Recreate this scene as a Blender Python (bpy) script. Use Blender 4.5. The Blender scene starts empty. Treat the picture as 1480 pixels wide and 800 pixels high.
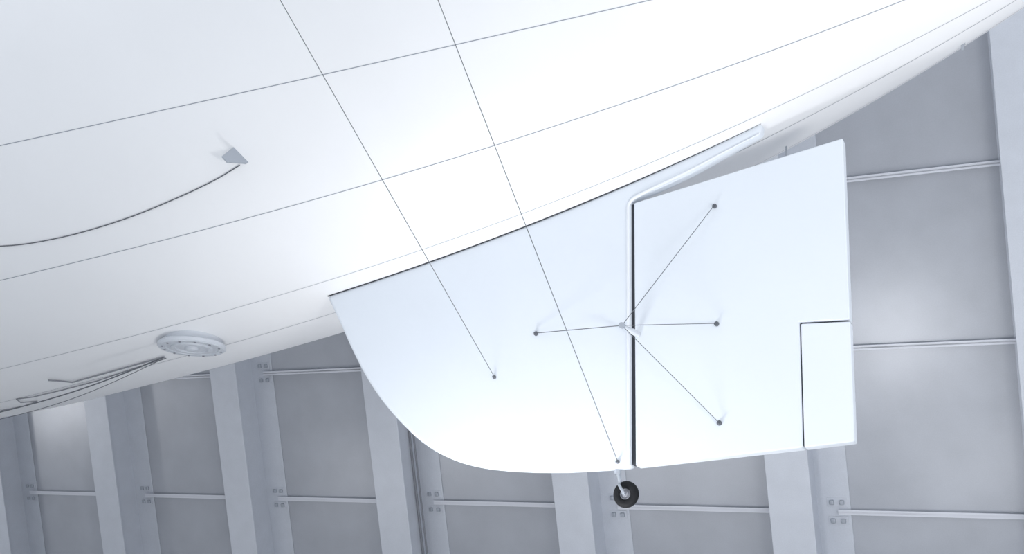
import bpy, math, numpy as np
from mathutils import Vector, Matrix
S=bpy.context.scene
S.view_settings.view_transform='Standard'
F=1600.0
# ---------------------------------------------------------------- camera / survey frame
p=math.radians(20)
Xc=Vector((3025,254,F)).normalized()
uy=.936; ux=(F*math.sin(p)-254*uy)/3025
Zc=Vector((ux,uy,-math.sin(p))); Zc=(Zc-Xc*Zc.dot(Xc)).normalized()
Yc=Zc.cross(Xc).normalized()
R=Matrix((Xc,Yc,Zc))
C=Vector((0,0,1.6))
cam=bpy.data.cameras.new('camera'); co=bpy.data.objects.new('camera',cam)
S.collection.objects.link(co); co.matrix_world=Matrix.Translation(C)@R.to_4x4()
cam.sensor_width=36; cam.lens=F/1480*36; cam.clip_end=500
S.camera=co
def ray(x,y): return R@Vector(((x-740)/F,(400-y)/F,-1))
def on_plane(x,y,o,n):
    d=ray(x,y); return C+d*((o-C).dot(n)/d.dot(n))
# ---------------------------------------------------------------- materials
def mat(name,col,rough=.5,metal=0,bump=0,bscale=30,var=0,vscale=2,spec=.5,coat=0,grain=0):
    m=bpy.data.materials.new(name); m.use_nodes=True
    nt=m.node_tree; b=nt.nodes['Principled BSDF']
    b.inputs['Base Color'].default_value=(*col,1); b.inputs['Roughness'].default_value=rough
    b.inputs['Metallic'].default_value=metal; b.inputs['Specular IOR Level'].default_value=spec
    b.inputs['Coat Weight'].default_value=coat
    tc=nt.nodes.new('ShaderNodeTexCoord')
    if var:
        n=nt.nodes.new('ShaderNodeTexNoise'); n.inputs['Scale'].default_value=vscale; n.inputs['Detail'].default_value=6
        nt.links.new(tc.outputs['Object'],n.inputs['Vector'])
        r=nt.nodes.new('ShaderNodeValToRGB'); r.color_ramp.elements[0].position=.3; r.color_ramp.elements[1].position=.7
        r.color_ramp.elements[0].color=(*[c*(1-var) for c in col],1); r.color_ramp.elements[1].color=(*[min(1,c*(1+var)) for c in col],1)
        nt.links.new(n.outputs['Fac'],r.inputs['Fac']); out=r.outputs['Color']
        if grain:
            g=nt.nodes.new('ShaderNodeTexNoise'); g.inputs['Scale'].default_value=38; g.inputs['Detail'].default_value=3
            nt.links.new(tc.outputs['Object'],g.inputs['Vector'])
            mr=nt.nodes.new('ShaderNodeMapRange'); mr.inputs['From Min'].default_value=.3; mr.inputs['From Max'].default_value=.7
            mr.inputs['To Min'].default_value=1-grain; mr.inputs['To Max'].default_value=1+grain
            nt.links.new(g.outputs['Fac'],mr.inputs['Value'])
            mx=nt.nodes.new('ShaderNodeVectorMath'); mx.operation='SCALE'
            nt.links.new(out,mx.inputs[0]); nt.links.new(mr.outputs['Result'],mx.inputs['Scale']); out=mx.outputs['Vector']
        nt.links.new(out,b.inputs['Base Color'])
    if bump:
        n=nt.nodes.new('ShaderNodeTexNoise'); n.inputs['Scale'].default_value=bscale; n.inputs['Detail'].default_value=4
        nt.links.new(tc.outputs['Object'],n.inputs['Vector'])
        bp=nt.nodes.new('ShaderNodeBump'); bp.inputs['Strength'].default_value=bump; bp.inputs['Distance'].default_value=.02
        nt.links.new(n.outputs['Fac'],bp.inputs['Height']); nt.links.new(bp.outputs['Normal'],b.inputs['Normal'])
    return m
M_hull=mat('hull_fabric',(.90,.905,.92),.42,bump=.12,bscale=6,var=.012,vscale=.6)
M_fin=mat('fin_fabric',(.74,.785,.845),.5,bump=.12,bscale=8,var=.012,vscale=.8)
M_pip=mat('fin_piping',(.80,.825,.87),.4)
M_valve=mat('valve_enamel',(.60,.63,.68),.5)
M_seam=mat('seam_tape',(.30,.33,.38),.7)
M_cable=mat('steel_cable',(.12,.13,.15),.5,.3)
M_dark=mat('dark_gap_fill',(.035,.04,.05),.7)  # near-black; in the hinge gaps it stands in for shade
M_rope=mat('rope_grey',(.25,.26,.29),.8)
M_metal=mat('fitting_aluminium',(.42,.45,.50),.4,.4)
M_tyre=mat('tyre_rubber',(.012,.013,.015),.7,bump=.3,bscale=60,spec=.2)
M_wall=mat('wall_panel_paint',(.45,.47,.515),.30,.1,bump=.08,bscale=1.2,var=.05,vscale=.9,grain=.03)
M_col=mat('column_paint',(.60,.63,.69),.38,.05,var=.03,vscale=2,grain=.03)
M_girt=mat('girt_paint',(.70,.72,.78),.4,.05)
M_floor=mat('floor_concrete',(.66,.67,.68),.5,var=.05,vscale=.7)
# ---------------------------------------------------------------- helpers
def obj(name,verts,faces,m,parent=None,smooth=False,mats=None):
    me=bpy.data.meshes.new(name); me.from_pydata([tuple(v) for v in verts],[],faces); me.update()
    me.materials.append(m)
    o=bpy.data.objects.new(name,me); S.collection.objects.link(o)
    if smooth:
        for f in me.polygons: f.use_smooth=True
    if parent: o.parent=parent
    return o
def fixn(o):
    import bmesh
    b=bmesh.new(); b.from_mesh(o.data); bmesh.ops.recalc_face_normals(b,faces=b.faces); b.to_mesh(o.data); b.free()
def bevel(o,w,s=3):
    md=o.modifiers.new('bevel','BEVEL'); md.width=w; md.segments=s; md.limit_method='ANGLE'; md.angle_limit=math.radians(40)
    md.harden_normals=False
    for f in o.data.polygons: f.use_smooth=True
    w2=o.modifiers.new('wn','WEIGHTED_NORMAL'); w2.keep_sharp=True
def tube(name,pts,rad,m,parent=None,smooth=False,res=4,radii=None):
    cu=bpy.data.curves.new(name,'CURVE'); cu.dimensions='3D'; cu.bevel_depth=rad; cu.bevel_resolution=res; cu.use_fill_caps=True
    sp=cu.splines.new('NURBS' if smooth else 'POLY'); sp.points.add(len(pts)-1)
    for i,q in enumerate(pts):
        sp.points[i].co=(*q,1)
        if radii: sp.points[i].radius=radii[i]
    if smooth: sp.use_endpoint_u=True; sp.order_u=4; cu.resolution_u=8
    cu.materials.append(m)
    o=bpy.data.objects.new(name,cu); S.collection.objects.link(o)
    if parent: o.parent=parent
    return o
def cyl(name,c,axis,r,h,m,parent=None,seg=32,prof=None):
    """lathe: prof list of (radius, height) along axis, closed ends"""
    axis=Vector(axis).normalized(); q=axis.to_track_quat('Z','Y').to_matrix()
    prof=prof or [(0,-h/2),(r,-h/2),(r,h/2),(0,h/2)]
    vs=[];fs=[]
    for rr,hh in prof:
        for i in range(seg):
            a=2*math.pi*i/seg; vs.append(Vector(c)+q@Vector((max(rr,1e-4)*math.cos(a),max(rr,1e-4)*math.sin(a),hh)))
    for k in range(len(prof)-1):
        for i in range(seg):
            j=(i+1)%seg; fs.append((k*seg+i,k*seg+j,(k+1)*seg+j,(k+1)*seg+i))
    o=obj(name,vs,fs,m,parent); fixn(o); return o
# ---------------------------------------------------------------- hull profile
Yf=(C+ray(800,450)*16).y
pf=Vector((0,Yf,0)); nY=Vector((0,1,0))
def fp(x,y,dy=0): return on_plane(x,y,Vector((0,Yf+dy,0)),nY)
bl=[(0,560),(240,502),(475,432),(620,382),(762,330),(912,272),(1098,190),(1240,114),(1340,63),(1425,17),(1480,-18)]
P=[fp(*q) for q in bl]
XS=np.array([q.x for q in P]); ZB=np.array([q.z for q in P])
co3=np.polyfit(XS,ZB,3); d3=np.polyder(co3)
Xl,Xr=XS[0],XS[-1]
Pm=fp(475,432); Dm=-(R.transposed()@(Pm-C)).z
zc=Pm.z+.27*Dm
r_l=zc-np.polyval(co3,Xl); s_l=-np.polyval(d3,Xl)
r_r=zc-np.polyval(co3,Xr); s_r=-np.polyval(d3,Xr)
print('HULL zc',zc,'Yf',Yf,'Xl',Xl,'Xr',Xr,'rl',r_l,'rr',r_r,'sl',s_l,'sr',s_r,'r475',zc-Pm.z)
Lt=1.35*r_r/abs(s_r)
Lm=10.0
Xmax=Xl-Lm; rmax=r_l-s_l*Lm/2
Xnose=Xmax-24
def rad(x):
    if x>=Xr:
        t=min((x-Xr)/Lt,1)
        a=r_r; b=s_r*Lt
        k=-b/a
        return a*max(1-t,0)**k if k<1.0 else a*(1-t)*(1-(k-1)*t*(1-t))
    if x>=Xl: return zc-np.polyval(co3,x)
    if x>=Xmax:
        u=(Xl-x); return r_l-s_l*u+s_l*u*u/(2*Lm)
    t=(Xmax-x)/(Xmax-Xnose); return rmax*math.sqrt(max(0,1-t*t))
def hp(x,a,off=0):
    r=rad(x)+off; return Vector((x,Yf-r*math.sin(a),zc-r*math.cos(a)))
def hull_hit(px,py):
    d=ray(px,py); t=5
    while t<60:
        q=C+d*t
        if Xnose<q.x<Xr+Lt and math.hypot(q.y-Yf,q.z-zc)<rad(q.x):
            lo,hi=t-.05,t
            for _ in range(30):
                mid=(lo+hi)/2; q=C+d*mid
                if math.hypot(q.y-Yf,q.z-zc)<rad(q.x): hi=mid
                else: lo=mid
            return q
        t+=.05
    return None
def ang(q): return math.atan2(Yf-q.y,zc-q.z)
air=bpy.data.objects.new('airship',None); S.collection.objects.link(air)
xs=[Xnose+ (Xmax-Xnose)*(1-math.cos(math.pi/2*i/24)) for i in range(24)]+list(np.arange(Xmax,Xr,.25))+[Xr+Lt*math.sin(math.pi/2*i/30) for i in range(31)]
N=240; vs=[];fs=[]
for x in xs:
    r=max(rad(x),.002)
    for i in range(N):
        a=2*math.pi*i/N; vs.append((x,Yf-r*math.sin(a),zc-r*math.cos(a)))
for k in range(len(xs)-1):
    for i in range(N):
        j=(i+1)%N; fs.append((k*N+i,k*N+j,(k+1)*N+j,(k+1)*N+i))
hull=obj('hull_envelope',vs,fs,M_hull,air,True); fixn(hull)
# seams
seam_px=[(620,357),(551,260),(466,108)]
angs=[]
for q in seam_px:
    h=hull_hit(*q)
    if h: angs.append(ang(h))
print('seam angles',[round(math.degrees(a),1) for a in angs])
angs.append(angs[-1]+(angs[-1]-angs[-2])*1.0)
def seam(name,a,w,m):
    vv=[];ff=[]
    X=list(np.arange(Xmax-10,Xr+Lt*.8,.3))
    for x in X:
        r=rad(x); da=w/2/r
        vv+= [hp(x,a-da,.003),hp(x,a,.005),hp(x,a+da,.003)]
    for i in range(len(X)-1):
        ff+=[(3*i,3*i+1,3*i+4,3*i+3),(3*i+1,3*i+2,3*i+5,3*i+4)]
    return obj(name,vv,ff,m,air)
for i,a in enumerate(angs+[-x for x in angs[:3]]):
    seam('envelope_seam_%d'%(i+1),a,.011 if i!=0 else .008,M_seam)
# ---------------------------------------------------------------- ventral fin
TH=.10
def slab(name,pts,m,half,bw,parent=air,seg=4):
    n=len(pts); vv=[Vector((q.x,Yf-half,q.z)) for q in pts]+[Vector((q.x,Yf+half,q.z)) for q in pts]
    ff=[tuple(range(n)),tuple(range(2*n-1,n-1,-1))]+[(i,i+n,(i+1)%n+n,(i+1)%n) for i in range(n)]
    o=obj(name,vv,ff,m,parent); fixn(o)
    if bw: bevel(o,bw,seg)
    return o
def ff_(x,y): return fp(x,y,-TH)
def catmull(pts,n=5):
    out=[]
    for i in range(len(pts)-1):
        p0=pts[max(i-1,0)];p1=pts[i];p2=pts[i+1];p3=pts[min(i+2,len(pts)-1)]
        for k in range(n):
            t=k/n; out.append(tuple(.5*((2*p1[j])+(-p0[j]+p2[j])*t+(2*p0[j]-5*p1[j]+4*p2[j]-p3[j])*t*t+(-p0[j]+3*p1[j]-3*p2[j]+p3[j])*t**3) for j in (0,1)))
    out.append(pts[-1]); return out
lead=catmull([(474,432),(490,466),(509,508),(529,546),(552,580),(580,612),(611,640),(648,661),(690,673),(740,678.5),(800,680),(860,677.5),(912,674)],5)
low=catmull([(911.5,292),(920,284),(950,271),(1000,247),(1050,219),(1100,191)],3)
fin_pts=[ff_(*q) for q in lead]+[ff_(*q) for q in low]
xa=fin_pts[-1].x; xb=fin_pts[0].x
top=[]
for k in range(13):
    x=xa+(xb-xa)*k/12; top.append(Vector((x,0,zc-rad(x)+.18)))
top[-1].x=xb
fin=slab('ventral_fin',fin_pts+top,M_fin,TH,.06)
yfr=Yf-TH
def fr(x,y,d=0): return fp(x,y,-TH-d)
pp=[(909,672),(908.5,480),(908,300)]+catmull([(908.5,296),(913,289),(922,283),(950,269),(1000,245),(1050,218),(1098,193)],4)
tube('fin_trailing_piping',[fr(*q) for q in pp],.026,M_pip,air,radii=[1 if q[0]<930 else max(.4,1-(q[0]-930)/250) for q in pp])
# lacing strip following hull/fin joint
J=[];Jr=[]
for k in range(40):
    x=xb+(xa-xb)*k/39
    s=math.asin(min(1,(TH+.008)/rad(x))); J.append(hp(x,s,.0)+Vector((0,-.006,-.006))); Jr.append(1 if k<26 else 1-.75*(k-26)/13)
tube('fin_root_lacing',J,.010,M_dark,air,radii=Jr)
rud_half=.09
def rp(x,y): return fp(x,y,-rud_half)
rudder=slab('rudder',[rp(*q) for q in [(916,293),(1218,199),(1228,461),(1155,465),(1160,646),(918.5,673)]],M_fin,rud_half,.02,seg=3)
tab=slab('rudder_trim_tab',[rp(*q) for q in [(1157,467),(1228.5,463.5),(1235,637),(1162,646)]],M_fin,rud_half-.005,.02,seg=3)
slab('tab_hinge_gap',[rp(*q) for q in [(1153,464),(1225,460.5),(1226,466),(1159,470),(1163.5,643),(1158,643)]],M_dark,rud_half-.04,0)  # recessed dark strip, gap shade put in as colour
slab('rudder_hinge_gap',[rp(*q) for q in [(908,295),(921,293),(924,670),(912,670)]],M_dark,rud_half-.03,0)  # dark filler drawn for the darkness between fin and rudder
# ---------------------------------------------------------------- cables
def anchor(name,q,n=(0,-1,0),s=.03):
    cyl(name,Vector(q)+Vector(n)*.01,n,s,.02,M_cable,air,16,[(0,-.01),(s,-.01),(s,.008),(s*.6,.016),(s*.35,.02),(s*.35,.05),(0,.05)])
stab_half=.12
def brace(i,a,b):
    A=fr(*a,.03); zt=zc-stab_half
    best=None
    for k in range(1,400):
        y=-k*4; x=b[0]+(y-b[1])*(a[0]-b[0])/(a[1]-b[1])
        q=on_plane(x,y,Vector((0,0,zt)),Vector((0,0,1)))
        if q.y<Yf-rad(q.x)-3.9 : best=q;break
    print('brace',i,best)
    tube('brace_cable_%d'%i,[A,best],.0048,M_cable,air,res=2); anchor('cable_anchor_%d'%i,fr(*a,0),s=.026); return best
B1=brace(1,(715,545),(405,0)); B2=brace(2,(893,667),(633,0))
def plan(pts,h,m,name,bw,dih,sgn):
    n=len(pts); c,s=math.cos(dih),math.sin(dih)
    def w(a,b,u): return Vector((a,Yf+sgn*(b*c-u*s),zc+b*s+u*c))
    vv=[w(a,b,-h) for a,b in pts]+[w(a,b,h) for a,b in pts]
    f2=[tuple(range(n)),tuple(range(2*n-1,n-1,-1))]+[(i,i+n,(i+1)%n+n,(i+1)%n) for i in range(n)]
    o=obj(name,vv,f2,m,air); fixn(o); bevel(o,bw,4)
for sgn,nm,dih in ((-1,'starboard',0),(1,'port',math.radians(38))):
    x0=fin_pts[0].x; x1=rp(915,300).x; x2=rp(1220,300).x
    sp=5.2
    pts=[(x0,rad(x0)-.3),(x0+.5,rad(x0)+1.4),(x0+1.4,rad(x0)+3.6),(x0+2.8,rad(x0)+sp-.4),(x0+4.2,rad(x0)+sp),(x1,rad(x0)+sp),(x1,rad(x1)-.3)]
    plan(pts,stab_half,M_fin,nm+'_stabiliser',.06,dih,sgn)
    pts=[(x1+.05,rad(x1)+.3),(x2,rad(x2)+1.6),(x2,rad(x0)+sp-.5),(x1+.05,rad(x0)+sp)]
    plan(pts,stab_half-.03,M_fin,nm+'_elevator',.03,dih,sgn)
# control horn star
tip=fp(899,470,-TH-.42)
base=fp(922,483,-rud_half)
tube('control_horn',[base,base.lerp(tip,.35),base.lerp(tip,.5),tip],.042,M_valve,air,radii=[1,1,.6,.45])
cyl('control_horn_eye',tip,(tip-base),.04,.05,M_metal,air,20)
base2=fp(910,474,-TH); tube('control_horn_stay',[base2,tip],.014,M_metal,air)
for i,q in enumerate([(1033,298),(1036,468),(1040,611)]):
    t=fp(*q,-rud_half-.01); tube('rudder_stay_%d'%(i+1),[tip,t+Vector((0,-.03,0))],.0048,M_cable,air,res=2); anchor('rudder_stay_anchor_%d'%(i+1),fp(*q,-rud_half),s=.033)
t=fr(775,482,.01); tube('fin_stay',[tip,t+Vector((0,-.03,0))],.006,M_cable,air,res=2); anchor('fin_stay_anchor',fr(775,482),s=.033)
# ---------------------------------------------------------------- tail wheel
wc=fp(905,714); rw=.178
s0=fp(893,660)
cyl('caster_bracket',fp(893,676),(0,0,1),.045,.16,M_metal,air,20)
k0=fp(894,686); k1=fp(897,699)
tube('caster_strut',[s0,k0,k1],.026,M_metal,air)
for dy in (-.085,.085):
    off=Vector((0,dy,0)); tube('caster_fork',[k1,k1+off+Vector((.01,0,-.02)),wc+off],.020,M_metal,air)
tube('wheel_axle',[wc+Vector((0,-.11,0)),wc+Vector((0,.11,0))],.022,M_metal,air)
tp=[]
for i in range(17):
    a=math.pi*2*i/16; tp.append((.117+.060*math.cos(a),.055*math.sin(a)))
cyl('tail_wheel_tyre',wc,(0,-1,0),0,0,M_tyre,air,48,tp)
cyl('tail_wheel_hub',wc,(0,-1,0),0,0,M_rope,air,32,[(0,-.05),(.04,-.05),(.045,-.03),(.06,-.025),(.065,-.045),(.075,-.03),(.075,.03),(.065,.045),(.06,.025),(.045,.03),(.04,.05),(0,.05)])
# ---------------------------------------------------------------- hull fittings
h=hull_hit(347,226)
a=ang(h); nrm=Vector((0,-math.sin(a),-math.cos(a)))
t1=(hp(h.x+.3,a)-hp(h.x-.3,a)).normalized()
def blade(name,c,nrm,tn,L,H,w):
    sd=tn.cross(nrm)
    outl=[(-L*.5,-.03),(L*.5,-.03),(-L*.15,H),(-L*.5,H*.95)]
    vv=[]
    for s in(-1,1):
        for k,(u,v) in enumerate(outl): vv.append(c+tn*u+nrm*v+sd*s*w*(1 if k<2 else .4))
    f2=[(0,1,2,3),(7,6,5,4)]+[(i,i+4,(i+1)%4+4,(i+1)%4) for i in range(4)]
    o=obj(name,vv,f2,M_metal,air); fixn(o); bevel(o,.008,2); return o
fall=(hp(h.x,a-.1)-hp(h.x,a)).normalized()
tilt=(t1*.4+fall*.9).normalized()
blade('blade_antenna',h,nrm,tilt,.32,.27,.035)
def onhull(pxs,off=.012):
    out=[]
    for q in pxs:
        h=hull_hit(*q)
        if h is None: continue
        a=ang(h); out.append(h+Vector((0,-math.sin(a),-math.cos(a)))*off)
    return out
tube('hull_cord',onhull(catmull([(347,238),(310,260),(255,286),(180,316),(90,342),(0,355),(-120,350)],6)),.008,M_cable,air)
# valve flange on the belly
xv=fp(272,497).x; cv=hp(xv,math.radians(-1),.06)
nv=Vector((.06,.07,-1)).normalized()
cyl('gas_valve',cv,nv,0,0,M_valve,air,64,[(0,-.3),(.50,-.3),(.50,-.04),(.56,-.02),(.58,.0),(.58,.05),(.55,.07),(.45,.07),(.44,.05),(.36,.05),(.35,.08),(.28,.08),(.27,.055),(.12,.055),(.11,.10),(.06,.11),(0,.11)])
qd=nv.to_track_quat('Z','Y')
for i in range(12):
    a=i*math.pi/6
    cyl('valve_bolt',cv+qd@Vector((.5*math.cos(a),.5*math.sin(a),.075)),nv,.02,.02,M_rope,air,8)
tube('hull_line_1',onhull([(238,513),(170,532),(105,550),(88,548),(70,547)],.03),.014,M_rope,air)
tube('hull_line_2',onhull([(240,516),(190,532),(140,549),(90,562),(48,572),(24,575),(30,580),(54,578),(40,584),(0,592)],.02),.010,M_rope,air)
tube('hull_line_3',[fp(236,516,-.3),fp(150,552,-.2),fp(80,575,-.1),fp(0,596,-.1),fp(-100,618,-.1)],.011,M_cable,air,True)
tube('hull_line_4',[fp(236,518,-.3),fp(150,560,-.3),fp(80,586,-.3),fp(0,607,-.3),fp(-100,625,-.2)],.006,M_cable,air,True)
for nm,xy,L,H in (('tail_antenna',(1385,55),.07,.12),('static_wick',(1108,192),.03,.22)):
    xq=fp(*xy).x; aq=math.radians(-22); blade(nm,hp(xq,aq,-.02),Vector((0,math.sin(-aq)*.3,-1)).normalized(),Vector((1,0,0)),L,H,.012)
# ---------------------------------------------------------------- hangar wall (leaning inwards)
v=(R@Vector((-.11,1,.049))).normalized(); Xw=Vector((1,0,0)); v=(v-Xw*v.x).normalized(); nW=Xw.cross(v)
O=C+ray(740,400)*32
O.x=0
b0=-O.z/v.z
W=Matrix((Xw,v,nW)).transposed().to_4x4(); W.translation=O
def wl(x,y,c=0):
    q=on_plane(x,y,O+nW*c,nW); d=q-O; return d.x,d.dot(v)
print('wall v',v,'n',nW,'b0',b0)
DEP=.95
xk=[143,328,548,803,1113]
A=[wl(x,750,DEP)[0] for x in xk]
sp_,a0_=np.polyfit(range(5),A,1); print('cols',A,sp_,a0_)
BT=24
def boxes(name,lst,m,bw=0,parent=None):
    vv=[];f2=[]
    for (a0,a1,q0,q1,c0,c1) in lst:
        s=len(vv); vv+=[(a,b,c) for c in (c0,c1) for b in (q0,q1) for a in (a0,a1)]
        f2+=[tuple(s+i for i in f) for f in [(0,2,3,1),(4,5,7,6),(0,1,5,4),(2,6,7,3),(0,4,6,2),(1,3,7,5)]]
    o=obj(name,vv,f2,m)
    if parent: o.parent=parent
    else: o.matrix_world=W
    fixn(o)
    if bw: bevel(o,bw,2)
    return o
wr=wl(420,750)[0]-(a0_+sp_); fw=wl(366,750,DEP)[0]-(a0_+sp_)
print('strip right',wr,'flange w',fw)
g=[wl(1230,y,.12)[1] for y in (259,498,740)]
gs=(g[0]-g[2])/2; print('girts',g,gs)
girts=[g[2]+gs*k for k in range(-6,9) if b0<g[2]+gs*k<BT]
a_min=a0_-7*sp_; a_max=a0_+9*sp_
boxes('wall_back',[(a_min,a_max,b0,BT,-.12,0)],M_wall)
for k in range(-6,9):
    a0=a0_+sp_*k
    col=boxes('steel_column',[(a0,a0+fw,b0,BT,DEP-.06,DEP),(a0+.09,a0+fw-.09,b0,BT,.0,DEP-.05),(a0-.1,wr+a0,b0,BT,0,.035)],M_col,.016)
    bl_=[];bo=[]
    for gb in girts:
        for sg in (-1,1):
            for da in (wr-.46,wr-.2):
                bo.append((a0+da-.06,a0+da+.06,gb+sg*.24-.06,gb+sg*.24+.06,.05,.12))
            bl_.append((a0+wr-.58,a0+wr-.08,gb+sg*.24-.11,gb+sg*.24+.11,.03,.055))
    boxes('bolted_cleat',bl_,M_col,.006,parent=col)
    boxes('cleat_bolts',bo,M_metal,.02,parent=col)
gl=[]
for gb in girts:
    for k in range(-6,8):
        a0=a0_+sp_*k+wr; a1=a0_+sp_*(k+1)
        gl.append((a0-.3,a1,gb-.02,gb+.02,.0,.14)); gl.append((a0-.3,a1,gb-.065,gb+.065,.12,.14))
boxes('wall_girt',gl,M_girt,.005)
# conduits beside one column
ad=wl(606,750,.3)[0]
for i,(da,dc,r) in enumerate([(.0,.3,.035),(.14,.3,.03)]):
    o=tube('conduit_pipe',[(ad+da,b,dc) for b in (b0,0,girts[len(girts)//2] , wl(605,560,.3)[1])],r,M_rope); o.matrix_world=W
# floor
obj('floor',[(-60,-40,0),(60,-40,0),(60,60,0),(-60,60,0)],[(0,1,2,3)],M_floor)
# ---------------------------------------------------------------- lighting
w=bpy.data.worlds.new('hangar_ambient'); S.world=w; w.use_nodes=True
bg=w.node_tree.nodes['Background']; bg.inputs[0].default_value=(.88,.93,1,1); bg.inputs[1].default_value=1.10
def area(name,loc,tgt,sx,sy,e,col=(1,1,1)):
    l=bpy.data.lights.new(name,'AREA'); l.shape='RECTANGLE'; l.size=sx; l.size_y=sy; l.energy=e; l.color=col
    o=bpy.data.objects.new(name,l); S.collection.objects.link(o); o.location=loc
    o.rotation_euler=(Vector(tgt)-Vector(loc)).to_track_quat('-Z','Y').to_euler()
area('added_hull_fill',(6,5.5,.5),(4,Yf-3,zc),5,3,1250,(1,.985,.96))  # added unseen light, brightens the hull from below
for i,x in enumerate((-26,-14,-2,8)):
    area('added_wall_light',(x,20,.4),(x+1,O.y+1,O.z-2),8,2,150)  # unseen fill lights, added to lift the wall
# added unseen area lights, placed so their glancing sheen lands on the semi-gloss panels
for px,py,e in ((1290,480,420),(110,575,420)):
    q=on_plane(px,py,O,nW); d=ray(px,py).normalized(); r=d-nW*2*d.dot(nW)
    t=(q.z-.4)/(-r.z); L=q+r*t; print('sheen lamp',L)
    area('added_wall_light',L,q,2,1.2,e)
